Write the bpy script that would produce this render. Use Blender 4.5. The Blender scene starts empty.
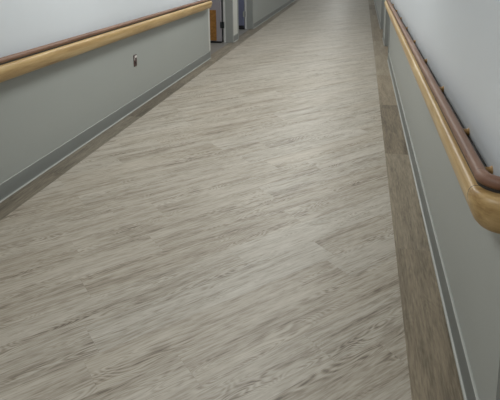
import bpy, bmesh, math, random
from mathutils import Matrix, Vector
random.seed(4)
S = bpy.context.scene
COL = S.collection

# ------------------------------------------------------------------ helpers
def link(o, parent=None):
    COL.objects.link(o)
    if parent is not None:
        o.parent = parent
    return o

def mesh_obj(name, bm, mat, parent=None, smooth=False):
    bmesh.ops.remove_doubles(bm, verts=bm.verts, dist=1e-6)
    bmesh.ops.recalc_face_normals(bm, faces=bm.faces)
    me = bpy.data.meshes.new(name)
    bm.to_mesh(me); bm.free()
    if smooth:
        for p in me.polygons:
            p.use_smooth = True
        me.set_sharp_from_angle(angle=math.radians(38))
    me.materials.append(mat)
    return link(bpy.data.objects.new(name, me), parent)

def empty(name, loc, parent=None):
    o = bpy.data.objects.new(name, None)
    o.location = loc
    o.empty_display_size = 0.1
    return link(o, parent)

def tag(o, label, cat, group=None, kind=None):
    o['label'] = label
    o['category'] = cat
    if group: o['group'] = group
    if kind: o['kind'] = kind
    return o

def box(bm, a, b, bevel=0.0):
    """axis aligned box from corner a to corner b"""
    vs = [bm.verts.new((x, y, z)) for x in (a[0], b[0]) for y in (a[1], b[1]) for z in (a[2], b[2])]
    idx = [(0,1,3,2),(4,6,7,5),(0,4,5,1),(2,3,7,6),(0,2,6,4),(1,5,7,3)]
    fs = [bm.faces.new([vs[i] for i in f]) for f in idx]
    if bevel > 0:
        es = list({e for f in fs for e in f.edges})
        bmesh.ops.bevel(bm, geom=es, offset=bevel, segments=2, affect='EDGES', profile=0.5)
    return bm

def sweep(bm, prof, path):
    """sweep a closed (u,z) profile; path = list of ((x,y),(nx,ny)) wall points with outward normals"""
    rings = []
    for (p, n) in path:
        rings.append([bm.verts.new((p[0]+n[0]*u, p[1]+n[1]*u, z)) for (u, z) in prof])
    k = len(prof)
    for a, b in zip(rings[:-1], rings[1:]):
        for i in range(k):
            j = (i+1) % k
            bm.faces.new((a[i], a[j], b[j], b[i]))
    bm.faces.new(rings[0]); bm.faces.new(list(reversed(rings[-1])))
    return bm

def lathe(bm, prof, axis_o, axis_d, n=20):
    """revolve (r, t) profile round an axis"""
    d = Vector(axis_d).normalized()
    a = d.orthogonal().normalized(); b = d.cross(a)
    rings = []
    for (r, t) in prof:
        rings.append([bm.verts.new(Vector(axis_o)+d*t+(a*math.cos(2*math.pi*i/n)+b*math.sin(2*math.pi*i/n))*r) for i in range(n)])
    for p, q in zip(rings[:-1], rings[1:]):
        for i in range(n):
            j = (i+1) % n
            bm.faces.new((p[i], p[j], q[j], q[i]))
    bm.faces.new(rings[0]); bm.faces.new(list(reversed(rings[-1])))
    return bm

# ------------------------------------------------------------------ materials
def lin(r, g, b):
    f = lambda c: (c/255/12.92) if c/255 <= 0.04045 else ((c/255+0.055)/1.055)**2.4
    return (f(r), f(g), f(b), 1.0)

class NT:
    def __init__(s, name):
        s.m = bpy.data.materials.new(name); s.m.use_nodes = True
        s.t = s.m.node_tree; s.n = s.t.nodes; s.l = s.t.links
        s.bsdf = s.n['Principled BSDF']
    def add(s, typ, **kw):
        nd = s.n.new(typ)
        for k, v in kw.items(): setattr(nd, k, v)
        return nd
    def put(s, sock, val):
        if isinstance(val, bpy.types.NodeSocket): s.l.new(val, sock)
        elif val is not None: sock.default_value = val
    def math(s, op, a, b=None, c=None):
        nd = s.add('ShaderNodeMath', operation=op)
        s.put(nd.inputs[0], a); s.put(nd.inputs[1], b); s.put(nd.inputs[2], c)
        return nd.outputs[0]
    def comb(s, x, y, z=0.0):
        nd = s.add('ShaderNodeCombineXYZ')
        s.put(nd.inputs[0], x); s.put(nd.inputs[1], y); s.put(nd.inputs[2], z)
        return nd.outputs[0]
    def noise(s, vec, scale, detail=4, rough=0.55, dist=0.0):
        nd = s.add('ShaderNodeTexNoise')
        s.put(nd.inputs['Vector'], vec)
        nd.inputs['Scale'].default_value = scale; nd.inputs['Detail'].default_value = detail
        nd.inputs['Roughness'].default_value = rough; nd.inputs['Distortion'].default_value = dist
        return nd.outputs[0]
    def ramp(s, fac, stops, interp='LINEAR'):
        nd = s.add('ShaderNodeValToRGB'); cr = nd.color_ramp; cr.interpolation = interp
        while len(cr.elements) < len(stops): cr.elements.new(0.5)
        for e, (p, c) in zip(cr.elements, stops):
            e.position = p; e.color = c if len(c) == 4 else (*c, 1)
        s.put(nd.inputs[0], fac)
        return nd.outputs[0]
    def mix(s, fac, a, b, blend='MIX'):
        nd = s.add('ShaderNodeMix', data_type='RGBA', blend_type=blend)
        s.put(nd.inputs['Factor'], fac); s.put(nd.inputs['A'], a); s.put(nd.inputs['B'], b)
        return nd.outputs['Result']
    def pos(s):
        nd = s.add('ShaderNodeTexCoord'); sp = s.add('ShaderNodeSeparateXYZ')
        s.l.new(nd.outputs['Object'], sp.inputs[0])
        return nd.outputs['Object'], sp.outputs

def g(v): return (v, v, v, 1)

def plank_material(name, angle, width, length, v0, u0, stagger, tones, streak, gloss, contrast=1.0, each=0.07, tint=0.25, curl=0.18):
    """vinyl planks: rows across, staggered ends, wood grain that differs from plank to plank"""
    t = NT(name)
    _, p = t.pos()
    ca, sa = math.cos(angle), math.sin(angle)
    u = t.math('ADD', t.math('MULTIPLY', p[0], ca), t.math('MULTIPLY', p[1], sa))
    v = t.math('SUBTRACT', t.math('MULTIPLY', p[1], ca), t.math('MULTIPLY', p[0], sa))
    vr = t.math('DIVIDE', t.math('SUBTRACT', v, v0), width)
    row = t.math('FLOOR', vr)
    wn = t.add('ShaderNodeTexWhiteNoise', noise_dimensions='1D'); t.put(wn.inputs['W'], row)
    ur = t.math('ADD', t.math('DIVIDE', t.math('SUBTRACT', u, u0), length), t.math('MULTIPLY', wn.outputs['Value'], stagger))
    cell = t.math('FLOOR', ur)
    wc = t.add('ShaderNodeTexWhiteNoise', noise_dimensions='3D')
    t.put(wc.inputs['Vector'], t.comb(row, cell, 3.7))
    rnd = wc.outputs['Value']
    sp = t.add('ShaderNodeSeparateColor'); t.put(sp.inputs[0], wc.outputs['Color'])
    ou = t.math('MULTIPLY', sp.outputs[0], 40.0); ov = t.math('MULTIPLY', sp.outputs[1], 40.0)
    uu = t.math('ADD', u, ou); vv = t.math('ADD', v, ov)
    # broad soft streaks, long and narrow
    broad = t.noise(t.comb(t.math('MULTIPLY', uu, 1.3), t.math('MULTIPLY', vv, 12.0)), 1.0, 2, 0.5, 0.5)
    # short dark flecks and streaks
    mid = t.noise(t.comb(t.math('MULTIPLY', uu, 3.6), t.math('MULTIPLY', vv, 42.0)), 1.0, 4, 0.62, 0.9)
    # cathedral grain: contour lines of a stretched field
    field = t.noise(t.comb(t.math('MULTIPLY', uu, 1.7), t.math('MULTIPLY', vv, 9.0)), 1.0, 2, 0.5, 0.3)
    rings = t.math('SINE', t.math('MULTIPLY', field, 190.0))
    ringmask = t.ramp(t.noise(t.comb(t.math('MULTIPLY', uu, 1.6), t.math('MULTIPLY', vv, 9.0), 9.0), 1.0, 2, 0.5), [(0.45, g(0)), (0.62, g(1))])
    rings = t.math('MULTIPLY', t.math('MULTIPLY', rings, ringmask), curl*contrast)
    # fine pores
    fine = t.noise(t.comb(t.math('MULTIPLY', uu, 12.0), t.math('MULTIPLY', vv, 130.0)), 1.0, 3, 0.6, 0.3)
    val = t.math('ADD', t.math('MULTIPLY', t.math('SUBTRACT', broad, 0.5), 0.85*contrast), 0.5)
    val = t.math('ADD', val, t.math('MULTIPLY', t.math('SUBTRACT', mid, 0.5), 0.86*contrast))
    val = t.math('ADD', val, rings)
    val = t.math('ADD', val, t.math('MULTIPLY', t.math('SUBTRACT', fine, 0.5), 1.0*contrast))
    val = t.math('ADD', val, t.math('MULTIPLY', t.math('SUBTRACT', rnd, 0.5), each))
    col = t.ramp(val, tones)
    # brownish versus greyish planks
    col = t.mix(t.math('MULTIPLY', sp.outputs[2], tint), col, streak, 'MULTIPLY')
    # joints
    fv = t.math('FRACT', vr); fu = t.math('FRACT', ur)
    ev = t.math('MULTIPLY', t.math('MINIMUM', fv, t.math('SUBTRACT', 1.0, fv)), width)
    eu = t.math('MULTIPLY', t.math('MINIMUM', fu, t.math('SUBTRACT', 1.0, fu)), length)
    e = t.math('MINIMUM', ev, eu)
    seam = t.ramp(t.math('DIVIDE', e, 0.01), [(0.0, g(0.86)), (0.12, g(1.0))])
    col = t.mix(1.0, col, seam, 'MULTIPLY')
    t.put(t.bsdf.inputs['Base Color'], col)
    t.put(t.bsdf.inputs['Roughness'], t.math('ADD', gloss, t.math('MULTIPLY', t.math('SUBTRACT', fine, 0.5), -0.12)))
    t.bsdf.inputs['Specular IOR Level'].default_value = 0.45
    bp = t.add('ShaderNodeBump'); bp.inputs['Strength'].default_value = 0.06; bp.inputs['Distance'].default_value = 0.002
    t.put(bp.inputs['Height'], fine); t.put(t.bsdf.inputs['Normal'], bp.outputs[0])
    return t.m

def wood_material(name, axis, dark, mid, light, rough=0.38):
    """straight grained oak look running along an axis (0 = X, 1 = Y)"""
    t = NT(name)
    _, p = t.pos()
    a = p[axis]; b = p[1-axis]
    vec = t.comb(t.math('MULTIPLY', a, 1.6), t.math('MULTIPLY', b, 16.0), t.math('MULTIPLY', p[2], 26.0))
    n1 = t.noise(vec, 1.0, 4, 0.55, 0.5)
    n2 = t.noise(t.comb(t.math('MULTIPLY', a, 12.0), t.math('MULTIPLY', b, 120.0), t.math('MULTIPLY', p[2], 240.0)), 1.0, 2)
    v = t.math('ADD', n1, t.math('MULTIPLY', t.math('SUBTRACT', n2, 0.5), 0.25))
    t.put(t.bsdf.inputs['Base Color'], t.ramp(v, [(0.28, dark), (0.5, mid), (0.72, light)]))
    t.bsdf.inputs['Roughness'].default_value = rough
    return t.m

def plain(name, col, rough=0.5, var=0.06, scale=3.0, metal=0.0, bump=0.0):
    t = NT(name)
    c, _ = t.pos()
    n = t.noise(c, scale, 4, 0.6)
    k = t.ramp(n, [(0.3, g(1-var)), (0.7, g(1.0))])
    t.put(t.bsdf.inputs['Base Color'], t.mix(1.0, col, k, 'MULTIPLY'))
    t.bsdf.inputs['Roughness'].default_value = rough
    t.bsdf.inputs['Metallic'].default_value = metal
    if bump:
        bn = t.noise(c, 260.0, 3, 0.6)
        bp = t.add('ShaderNodeBump'); bp.inputs['Strength'].default_value = bump; bp.inputs['Distance'].default_value = 0.001
        t.put(bp.inputs['Height'], bn); t.put(t.bsdf.inputs['Normal'], bp.outputs[0])
    return t.m

M = {}
M['floor'] = plank_material('greige_planks', math.radians(45), 0.184, 1.22, 0.03, 0.1, 5.3,
    [(0.08, lin(108,98,87)), (0.32, lin(150,142,129)), (0.55, lin(173,166,155)), (0.88, lin(191,186,176))],
    lin(232,218,198), 0.45)
M['border_r'] = plank_material('brown_border_planks', math.radians(90), 0.184, 1.40, -0.390, 2.68, 0.0,
    [(0.1, lin(84,76,64)), (0.36, lin(120,110,94)), (0.58, lin(141,130,112)), (0.9, lin(164,153,135))],
    lin(222,204,180), 0.46, 0.85, 0.34, 0.3, 0.05)
M['border_l'] = plank_material('brown_border_planks_2', math.radians(90), 0.184, 1.40, 2.035, 3.30, 0.0,
    [(0.1, lin(74,68,58)), (0.36, lin(104,97,85)), (0.58, lin(124,117,104)), (0.9, lin(148,140,125))],
    lin(222,204,182), 0.46, 0.9, 0.3, 0.3, 0.05)
def wall_paint():
    t = NT('eggshell_paler_above_rail')
    c, p = t.pos()
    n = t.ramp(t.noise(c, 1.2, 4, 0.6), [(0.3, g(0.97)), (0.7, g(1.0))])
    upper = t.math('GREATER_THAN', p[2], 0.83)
    col = t.mix(upper, lin(164,168,165), lin(222,227,232))  # colour steps paler and bluer above handrail height
    t.put(t.bsdf.inputs['Base Color'], t.mix(1.0, col, n, 'MULTIPLY'))
    t.bsdf.inputs['Roughness'].default_value = 0.4
    bp = t.add('ShaderNodeBump'); bp.inputs['Strength'].default_value = 0.05; bp.inputs['Distance'].default_value = 0.001
    t.put(bp.inputs['Height'], t.noise(c, 260.0, 3, 0.6)); t.put(t.bsdf.inputs['Normal'], bp.outputs[0])
    return t.m
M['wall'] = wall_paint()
M['room'] = plain('room_paint', lin(176,176,178), 0.6, 0.03, 1.2)
M['roomfloor'] = plain('grey_sheet_vinyl', lin(128,126,122), 0.45, 0.15, 9.0)
M['ceil'] = plain('ceiling_tile_white', lin(225,225,222), 0.9, 0.04, 40.0)
M['base'] = plain('dark_grey_vinyl', lin(124,127,125), 0.4, 0.05, 2.0)
M['pale_edge'] = plain('pale_edge_tone', lin(164,166,161), 0.35, 0.08, 5.0)  # pale strips along the toe and top of the cove
M['oak_y'] = wood_material('oak_finish', 1, lin(166,133,86), lin(194,163,112), lin(213,186,138))
M['oak_x'] = wood_material('oak_finish_turned', 0, lin(152,119,74), lin(188,157,107), lin(208,178,130))
M['grip'] = wood_material('brown_grip', 1, lin(108,76,60), lin(130,97,79), lin(146,113,94), 0.5)
M['nub'] = plain('tan_bracket', lin(176,138,88), 0.45, 0.1, 30.0)
M['grip_x'] = wood_material('brown_grip_turned', 0, lin(104,73,58), lin(127,93,76), lin(142,108,90), 0.5)
M['gap_dark'] = plain('gap_shade_and_joint', lin(52,50,48), 0.55, 0.1, 10.0)  # dark colour stands for gap shade; also fills the end joints
M['frame'] = plain('grey_steel_paint', lin(150,153,150), 0.4, 0.03, 3.0)
M['stop'] = plain('lit_rebate_pale', lin(205,206,204), 0.4, 0.03, 3.0)  # paler than the frame to stand for its lit rebate
M['leaf_grey'] = plain('mauve_grey_laminate', lin(150,146,152), 0.45, 0.04, 2.0)
M['leaf_blue'] = plain('slate_blue_laminate', lin(106,110,134), 0.45, 0.04, 2.0)
M['kick'] = wood_material('orange_brown_veneer', 1, lin(126,86,38), lin(150,106,52), lin(166,120,62), 0.45)
M['black'] = plain('gap_shade_and_black', lin(30,30,32), 0.6, 0.05, 8.0)
M['steel'] = plain('brushed_steel', lin(170,172,174), 0.35, 0.05, 20.0, metal=0.9)
M['hinge'] = plain('dark_steel', lin(62,66,68), 0.4, 0.05, 20.0, metal=0.6)
M['maroon'] = plain('dark_maroon_plastic', lin(78,50,48), 0.35, 0.1, 30.0)
M['maroon_dk'] = plain('near_black_plastic', lin(36,26,27), 0.3, 0.1, 30.0)
M['white'] = plain('white_plastic', lin(222,216,214), 0.3, 0.03, 30.0)
M['guard'] = plain('pale_strip_and_panel', lin(208,209,204), 0.35, 0.03, 3.0)

# ------------------------------------------------------------------ dimensions (metres)
XL, XR = -2.205, 0.400        # wall faces
TL, TR = -2.035, 0.206        # inner edges of the plank borders
H = 2.55
Y0, Y1 = -5.0, 27.0           # corridor ends
WT = 0.12                     # wall thickness
LD = [(7.74, 9.25), (9.62, 11.04)]      # door openings in the left wall (outer edges of the frames)
RD = [(7.92, 9.18), (10.04, 11.30)]     # and in the right wall
CY = 1.42                     # outside corner of the right wall
DH = 2.12
XA = 3.2                      # side corridor runs off to the right, in front of CY

def struct(o, label, cat):
    return tag(o, label, cat, kind='structure')

# floor, borders
bm = bmesh.new(); box(bm, (TL, Y0, -0.06), (TR, Y1, 0.0)); struct(mesh_obj('floor', bm, M['floor']), 'pale greige wood-look plank floor laid diagonally down the corridor', 'floor')
bm = bmesh.new(); box(bm, (XL-WT*0.5, Y0, -0.06), (TL, Y1, 0.0)); struct(mesh_obj('floor_left', bm, M['border_l']), 'darker brown plank border strip along the left wall', 'floor')
bm = bmesh.new(); box(bm, (TR, Y0, -0.06), (XR+WT*0.5, Y1, 0.0)); struct(mesh_obj('floor_right', bm, M['border_r']), 'darker brown plank border strip along the right wall', 'floor')
bm = bmesh.new(); box(bm, (XR+WT*0.5, Y0, -0.06), (XA, CY+WT*0.5, 0.0)); struct(mesh_obj('floor_side', bm, M['floor']), 'plank floor of the side passage beyond the right wall corner', 'floor')

# ceiling
bm = bmesh.new(); box(bm, (XL-WT, Y0, H), (XA, Y1, H+0.1)); struct(mesh_obj('ceiling', bm, M['ceil']), 'white ceiling over the corridor', 'ceiling')

# walls with door openings: one mesh for each side
def wall_side(name, x, sgn, ya, yb, doors, label):
    bm = bmesh.new(); xo = x + sgn*WT
    a, b = min(x, xo), max(x, xo)
    y = ya
    for (d0, d1) in doors:
        box(bm, (a, y, 0), (b, d0, H)); box(bm, (a, d0, DH), (b, d1, H)); y = d1
    box(bm, (a, y, 0), (b, yb, H))
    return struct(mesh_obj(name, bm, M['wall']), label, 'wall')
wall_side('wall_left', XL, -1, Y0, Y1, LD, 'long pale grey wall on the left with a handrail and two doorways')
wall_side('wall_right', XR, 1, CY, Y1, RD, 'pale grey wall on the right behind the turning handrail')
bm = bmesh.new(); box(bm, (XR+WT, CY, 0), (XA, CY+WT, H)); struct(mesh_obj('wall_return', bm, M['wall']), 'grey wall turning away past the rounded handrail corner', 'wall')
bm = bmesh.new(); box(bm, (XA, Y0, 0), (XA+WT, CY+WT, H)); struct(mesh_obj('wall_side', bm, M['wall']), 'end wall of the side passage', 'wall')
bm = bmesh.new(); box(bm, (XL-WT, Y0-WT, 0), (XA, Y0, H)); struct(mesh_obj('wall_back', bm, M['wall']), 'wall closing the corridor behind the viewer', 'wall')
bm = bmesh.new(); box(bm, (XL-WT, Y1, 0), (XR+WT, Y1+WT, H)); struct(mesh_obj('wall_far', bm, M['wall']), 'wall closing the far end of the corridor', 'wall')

# rooms behind the doorways
def room(name, x0, x1, y0, y1, openside, label):
    """box shell, open towards the corridor side"""
    bm = bmesh.new(); t = 0.08
    box(bm, (x0, y0-t, 0), (x1, y0, H)); box(bm, (x0, y1, 0), (x1, y1+t, H))
    xs = x0 if openside > 0 else x1
    box(bm, (xs-t*0.5, y0-t, 0), (xs+t*0.5, y1+t, H))
    box(bm, (x0, y0-t, H), (x1, y1+t, H+0.08))
    struct(mesh_obj(name, bm, M['room']), label, 'wall')
    bm = bmesh.new()
    a, b = (x0, XL-WT*0.5) if openside > 0 else (XR+WT*0.5, x1)
    box(bm, (a, y0-t, -0.06), (b, y1+t, 0.0))
    struct(mesh_obj('floor_room', bm, M['roomfloor']), label.replace('walls', 'grey sheet floor'), 'floor')
room('wall_room', XL-WT-2.6, XL-WT, 6.6, 9.42, 1, 'walls of the room behind the grey door on the left')
room('wall_room', XL-WT-2.6, XL-WT, 9.56, 13.2, 1, 'walls of the room behind the slate blue door')
room('wall_room', XR+WT, XR+WT+2.2, 6.8, 9.5, -1, 'walls of the room behind the nearer right-hand doorway')
room('wall_room', XR+WT, XR+WT+2.2, 9.64, 12.2, -1, 'walls of the room behind the farther right-hand doorway')

# ------------------------------------------------------------------ baseboards
BP = [(0,0),(0.017,0),(0.017,0.002),(0.0115,0.006),(0.0085,0.014),(0.0075,0.028),(0.0075,0.099),(0.006,0.103),(0.003,0.105),(0,0.105)]
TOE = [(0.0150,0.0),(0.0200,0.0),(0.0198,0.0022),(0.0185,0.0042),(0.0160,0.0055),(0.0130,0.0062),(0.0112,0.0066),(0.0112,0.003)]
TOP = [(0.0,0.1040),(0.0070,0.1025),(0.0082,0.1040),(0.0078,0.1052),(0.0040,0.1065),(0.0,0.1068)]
def baseboard(name, paths, label):
    root = empty(name, (paths[0][0][0][0], paths[0][0][0][1], 0)); struct(root, label, 'baseboard')
    off = Vector(root.location)
    def rel(path): return [((p[0]-off.x, p[1]-off.y), n) for p, n in path]
    for nm, pr, m in (('cove_strip', BP, 'base'), ('toe_line', TOE, 'pale_edge'), ('top_line', TOP, 'pale_edge')):
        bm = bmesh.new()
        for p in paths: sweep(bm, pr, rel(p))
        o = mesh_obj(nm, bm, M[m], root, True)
        if m == 'pale_edge': o['label'] = 'thin pale edge line'
    return root
FW = 0.05
nl, nr = (1, 0), (-1, 0)
segs = []; y = Y0
for d0, d1 in LD: segs.append([((XL, y), nl), ((XL, d0-0.002), nl)]); y = d1+0.002
segs.append([((XL, y), nl), ((XL, Y1), nl)])
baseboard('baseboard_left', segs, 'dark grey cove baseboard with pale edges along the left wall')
s2 = 2**-0.5
segs = [[((XA, CY), (0, -1)), ((XR, CY), (0, -1)), ((XR, CY), (-s2, -s2)), ((XR, CY), nr), ((XR, RD[0][0]-0.002), nr)],
        [((XR, RD[0][1]+0.002), nr), ((XR, RD[1][0]-0.002), nr)], [((XR, RD[1][1]+0.002), nr), ((XR, Y1), nr)]]
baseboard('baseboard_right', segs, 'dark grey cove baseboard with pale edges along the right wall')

# ------------------------------------------------------------------ handrails
WOOD = [(0.046,0.757),(0.055,0.757),(0.066,0.761),(0.076,0.772),(0.085,0.790),(0.092,0.812),(0.096,0.830),(0.0965,0.842),(0.094,0.853),
        (0.089,0.8615),(0.082,0.8660),(0.076,0.8672),(0.066,0.8665),(0.046,0.8665)]
BACK = [(0.0,0.765),(0.046,0.765),(0.046,0.858),(0.042,0.858),(0.036,0.842),(0.0,0.840)]  # dark backing stands for the contact shade between grip and wall
def grip_prof(c=(0.0592, 0.8905), a=0.0185, b=0.0175, n=18):
    return [(c[0]+a*math.cos(t)*(1.0), c[1]+b*math.sin(t)) for t in [2*math.pi*i/n for i in range(n)]]
GRIP = grip_prof()
ELBOW = grip_prof((0.0585, 0.8905), 0.0205, 0.0182)
GROOVE_SHADE = [(0.048,0.8667),(0.0705,0.8667),(0.0705,0.8765),(0.048,0.8765)]  # dark strip standing for the groove's shade below the grip
def handrail(name, straight, end, end_g, brackets, label):
    """straight: wall path of the rail; end: path of the end piece that curves back into the wall"""
    o = straight[0][0]
    root = empty(name, (o[0], o[1], 0)); tag(root, label, 'handrail')
    off = Vector(root.location)
    rel = lambda path: [((p[0]-off.x, p[1]-off.y), n) for p, n in path]
    bm = bmesh.new(); sweep(bm, WOOD, rel(straight)); mesh_obj('bumper_rail', bm, M['oak_y'], root, True)
    bm = bmesh.new(); sweep(bm, GRIP, rel([straight[0], ((straight[1][0][0], end_g[0][0][1]+0.003), straight[1][1])] if end_g else straight)); b = mesh_obj('grip_rail', bm, M['grip'], root, True); b['label'] = 'rounded brown top grip of the handrail'
    bm = bmesh.new(); sweep(bm, BACK, rel(straight)); b = mesh_obj('gap_dark', bm, M['gap_dark'], root); b['label'] = 'dark strip standing for shade behind the oak rail'
    bm = bmesh.new(); sweep(bm, GROOVE_SHADE, rel(straight[:1] + (end_g if end_g else straight[1:]))); b = mesh_obj('groove_shade', bm, M['gap_dark'], root); b['label'] = 'dark line painted as shade between grip and oak rail'
    if end:
        bm = bmesh.new(); sweep(bm, WOOD, rel(end)); b = mesh_obj('end_bumper', bm, M['oak_x'], root, True); b['label'] = 'rounded oak end piece curving into the wall'
        bm = bmesh.new(); sweep(bm, ELBOW, rel(end_g)); b = mesh_obj('end_grip', bm, M['grip_x'], root, True); b['label'] = 'brown grip end curving into the wall'
    if end:
        for pr, a, b2 in ((WOOD, end[0], straight[1]), (GRIP, end_g[0], ((end_g[0][0][0], end_g[0][0][1]+0.003), nr))):
            bm = bmesh.new(); sweep(bm, pr, rel([a, b2])); b = mesh_obj('joint_seam', bm, M['gap_dark'], root, True); b['label'] = 'thin dark joint before the rounded end'
    for (p, n) in brackets:
        bm = bmesh.new()
        q = Vector((p[0]-off.x, p[1]-off.y, 0)); nn = Vector((n[0], n[1], 0))
        lathe(bm, [(0.0150, -0.001), (0.0150, 0.003), (0.0115, 0.007), (0.0105, 0.030), (0.0120, 0.050)], q+Vector((0, 0, 0.852)), nn)
        mesh_obj('wall_bracket', bm, M['nub'], root, True)
    return root
# left rail: from behind the viewer up to the wall end before the first doorway
br = [((XL, y), nl) for y in [1.1+0.82*i for i in range(8)]]
handrail('handrail', [((XL, -4.6), nl), ((XL, LD[0][0]-0.14), nl)], None, None, br,
         'straight oak handrail with brown top grip along the left wall')
# right rail: its near end curves back into the wall just before the outside corner
PY, PG = 1.505, 1.530
def arc(PY, n=16):
    out = []
    for i in range(n+1):
        a = math.radians(90.0*i/n)
        out.append(((XR, PY), (-math.cos(a), -math.sin(a))))
    return out
br = [((XR, y), nr) for y in (1.665, 2.04, 2.70, 3.42, 4.18, 4.94, 5.70, 6.46, 7.22)]
handrail('handrail', [((XR, 7.74), nr), ((XR, PY+0.0055), nr)], [((XR, PY+0.002), nr)] + arc(PY), [((XR, PG+0.003), nr)] + arc(PG), br,
         'oak handrail on the right wall, its rounded end curving back into the wall')

# ------------------------------------------------------------------ pale strip at the end of the left wall
bm = bmesh.new()
yc = LD[0][0]
pr = [(0.0, 0.0)]
box(bm, (XL+0.0005, yc-0.045, 0.112), (XL+0.004, yc+0.028, 1.22), 0.001)
tag(mesh_obj('corner_strip', bm, M['guard']), 'thin pale vertical strip at the end of the left wall', 'corner guard')

bm = bmesh.new()
ya, yb = LD[0][1]+0.008, LD[1][0]-0.008
box(bm, (XL+0.0005, ya, 0.114), (XL+0.005, yb, 1.22), 0.001)
tag(mesh_obj('wall_protector', bm, M['guard']), 'pale protective panel on the narrow wall between the two left doorways', 'wall panel')

# ------------------------------------------------------------------ doors
def door(n, x, sgn, d0, d1, leafmat, kick, label, hingeside_far=True):
    """steel frame in a wall opening, leaf hinged on the far jamb and standing open into the room"""
    root = empty('door_%d' % n, (x, (d0+d1)/2, 0)); struct(root, label, 'door')
    ox, oy = x, (d0+d1)/2
    def bx(bm, xa, ya, za, xb, yb, zb, bev=0.0):
        # xa/xb measured from the wall face into the wall
        X0, X1 = sorted((sgn*xa, sgn*xb))
        return box(bm, (X0, ya-oy, za), (X1, yb-oy, zb), bev)
    bm = bmesh.new()
    lip = -0.012
    bx(bm, 0.001 if n == 1 else lip, d0-0.004, 0, WT+0.012, d0+FW, DH, 0.003)
    bx(bm, lip, d1-FW, 0, WT+0.012, d1+0.004, DH, 0.003)
    bx(bm, lip, d0-0.004, DH-FW, WT+0.012, d1+0.004, DH+0.004, 0.003)
    mesh_obj('door_frame', bm, M['frame'], root)
    # strip coloured pale to stand for the lit rebate, room side of the far jamb
    bm = bmesh.new(); bx(bm, WT-0.004, d1-FW-0.006, 0, WT+0.034, d1-FW+0.0, DH-FW, 0.001)
    b = mesh_obj('lit_rebate', bm, M['stop'], root); b['label'] = 'door frame strip coloured pale as a lit rebate'
    # leaf
    ly = d1-FW-0.030
    lx0 = WT+(0.058 if n == 1 else 0.036); lx1 = lx0+1.12
    bm = bmesh.new(); bx(bm, lx0, ly-0.045, 0.035, lx1, ly, DH-FW-0.01, 0.002)
    leaf = mesh_obj('door_leaf', bm, M[leafmat], root)
    bm = bmesh.new(); bx(bm, lx0+0.001, ly-0.043, 0.004, lx1-0.001, ly-0.002, 0.0345)
    mesh_obj('under_gap_shade', bm, M['black'], leaf)  # black filler standing for the shaded gap under the leaf
    if kick == 'wood':
        bm = bmesh.new(); bx(bm, lx0+0.085, ly-0.056, 0.045, lx1-0.02, ly-0.0452, 0.58, 0.002)
        b = mesh_obj('kick_panel', bm, M['kick'], leaf); b['label'] = 'orange-brown wooden panel low on the grey door'
    elif kick == 'black':
        bm = bmesh.new(); bx(bm, lx0+0.002, ly-0.050, 0.036, lx1-0.01, ly-0.0452, 0.085, 0.001)
        mesh_obj('kick_strip', bm, M['black'], leaf)
    for z in (0.32, 1.05, 1.86):
        bm = bmesh.new()
        bx(bm, WT+0.0005, ly-0.052, z-0.055, lx0+0.016, ly-0.0458, z+0.055, 0.001)
        q = Vector((sgn*(WT+0.046), ly-0.060-oy, z-0.055))
        lathe(bm, [(0.011, 0), (0.011, 0.11)], q, (0, 0, 1), 12)
        mesh_obj('hinge', bm, M['hinge' if n == 1 else 'frame'], root)
    bm = bmesh.new()
    q = Vector((sgn*(lx1-0.07), ly-0.0455-oy, 1.0))
    lathe(bm, [(0.026, 0), (0.026, 0.006), (0.010, 0.010), (0.010, 0.045)], q, (0, -1, 0), 18)
    X0, X1 = sorted((sgn*(lx1-0.06), sgn*(lx1-0.18)))
    box(bm, (X0, ly-0.105-oy, 0.99), (X1, ly-0.088-oy, 1.01), 0.004)
    mesh_obj('door_handle', bm, M['steel'], leaf, True)
    return root
door(1, XL, -1, *LD[0], 'leaf_grey', 'wood', 'grey door standing open in the first doorway past the left wall end')
door(2, XL, -1, *LD[1], 'leaf_blue', 'black', 'slate blue door standing open in the second doorway on the left')
door(3, XR, 1, *RD[0], 'leaf_grey', None, 'nearer grey steel door frame beyond the right handrail end')
door(4, XR, 1, *RD[1], 'leaf_grey', None, 'farther grey steel door frame on the right side')

# ------------------------------------------------------------------ wall outlet
oy, oz = 5.01, 0.485
root = empty('wall_outlet', (XL, oy, oz)); tag(root, 'small dark maroon power outlet low on the left wall below the handrail', 'outlet')
bm = bmesh.new(); box(bm, (0.0002, -0.036, -0.058), (0.006, 0.036, 0.058), 0.0022); mesh_obj('cover_plate', bm, M['maroon'], root)
for dz in (-0.021, 0.021):
    bm = bmesh.new()
    seg = [(0.0165*math.cos(a)*1.0, max(-0.0135, min(0.0135, 0.0175*math.sin(a)))) for a in [2*math.pi*i/28 for i in range(28)]]
    f0 = [bm.verts.new((0.0062, y, z+dz)) for y, z in seg]; f1 = [bm.verts.new((0.0085, y, z+dz)) for y, z in seg]
    for i in range(28): bm.faces.new((f0[i], f0[(i+1) % 28], f1[(i+1) % 28], f1[i]))
    bm.faces.new(f1); bm.faces.new(list(reversed(f0)))
    r = mesh_obj('receptacle', bm, M['maroon_dk'], root)
    bm = bmesh.new()
    box(bm, (0.0086, -0.0075, dz-0.001), (0.0090, -0.0055, dz+0.007)); box(bm, (0.0086, 0.0055, dz-0.001), (0.0090, 0.0075, dz+0.007))
    lathe(bm, [(0.0022, 0), (0.0022, 0.0004)], (0.0086, 0, dz-0.007), (1, 0, 0), 10)
    mesh_obj('socket_slots', bm, M['black'], r)
bm = bmesh.new()
box(bm, (0.0064, -0.022, 0.028), (0.0105, 0.026, 0.050), 0.0012); box(bm, (0.0064, -0.030, 0.006), (0.0100, -0.018, 0.030), 0.0012)
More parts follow.
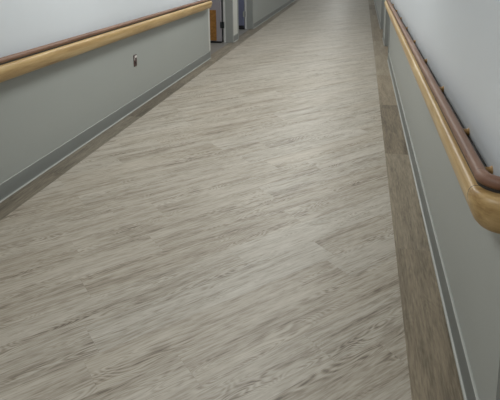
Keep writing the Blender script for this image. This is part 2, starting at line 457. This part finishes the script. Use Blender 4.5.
b = mesh_obj('label_tab', bm, M['white'], root); b['label'] = 'white marks at the top of the outlet'

# ------------------------------------------------------------------ lights: ceiling panels down the corridor, added fill in the rooms
def area(name, loc, sx, sy, power, col=(0.985, 1.0, 0.97)):
    L = bpy.data.lights.new(name, 'AREA'); L.shape = 'RECTANGLE'; L.size = sx; L.size_y = sy
    L.energy = power; L.color = col
    o = bpy.data.objects.new(name, L); o.location = loc; link(o)
    return o
for y, p in [(3.9, 58), (6.6, 62), (9.3, 46), (12.0, 28), (14.7, 22), (17.4, 20), (20.1, 22), (22.8, 30), (25.5, 30)]:
    area('ceiling_light', (-1.0, y, H-0.01), 0.7, 1.6, p)
area('ceiling_light', (-1.0, 0.6, H-0.01), 0.6, 1.2, 38)
area('ceiling_light', (-1.0, -2.6, H-0.01), 0.6, 1.2, 30)
for (x, y, p, c) in [(-3.6, 7.9, 16, (1, 0.97, 0.95)), (-3.6, 10.6, 12, (0.85, 0.9, 1)), (1.5, 8.2, 8, (1, 0.97, 0.93)), (1.5, 10.6, 8, (1, 0.97, 0.93)), (1.9, -1.6, 20, (1, 0.97, 0.93))]:
    area('room_fill', (x, y, H-0.01), 0.6, 0.6, p, c)  # unseen fill lamps added in the rooms and side passage
w = bpy.data.worlds.new('World'); S.world = w; w.use_nodes = True
w.node_tree.nodes['Background'].inputs[0].default_value = (0.5, 0.5, 0.5, 1)
w.node_tree.nodes['Background'].inputs[1].default_value = 0.0

# ------------------------------------------------------------------ camera
cam = bpy.data.cameras.new('Camera'); co = bpy.data.objects.new('Camera', cam); link(co)
R = [[0.9798710953312231, -0.027598512167642322, 0.1977143360015192],
     [0.1992113924978434, 0.19937956372564092, -0.9594595409227233],
     [-0.012940542239771369, 0.9795336194815907, 0.20086420953428985]]
co.matrix_world = Matrix([R[0]+[0], R[1]+[0], R[2]+[1.5], [0, 0, 0, 1]])
cam.sensor_fit = 'HORIZONTAL'; cam.sensor_width = 36.0
cam.lens = 545/500*36.0
cam.shift_y = -(200-67)/500
cam.clip_start = 0.05
S.camera = co

S.view_settings.view_transform = 'Standard'
S.view_settings.look = 'None'
S.view_settings.gamma = 1.0
S.view_settings.use_curve_mapping = False
S.view_settings.exposure = -0.85
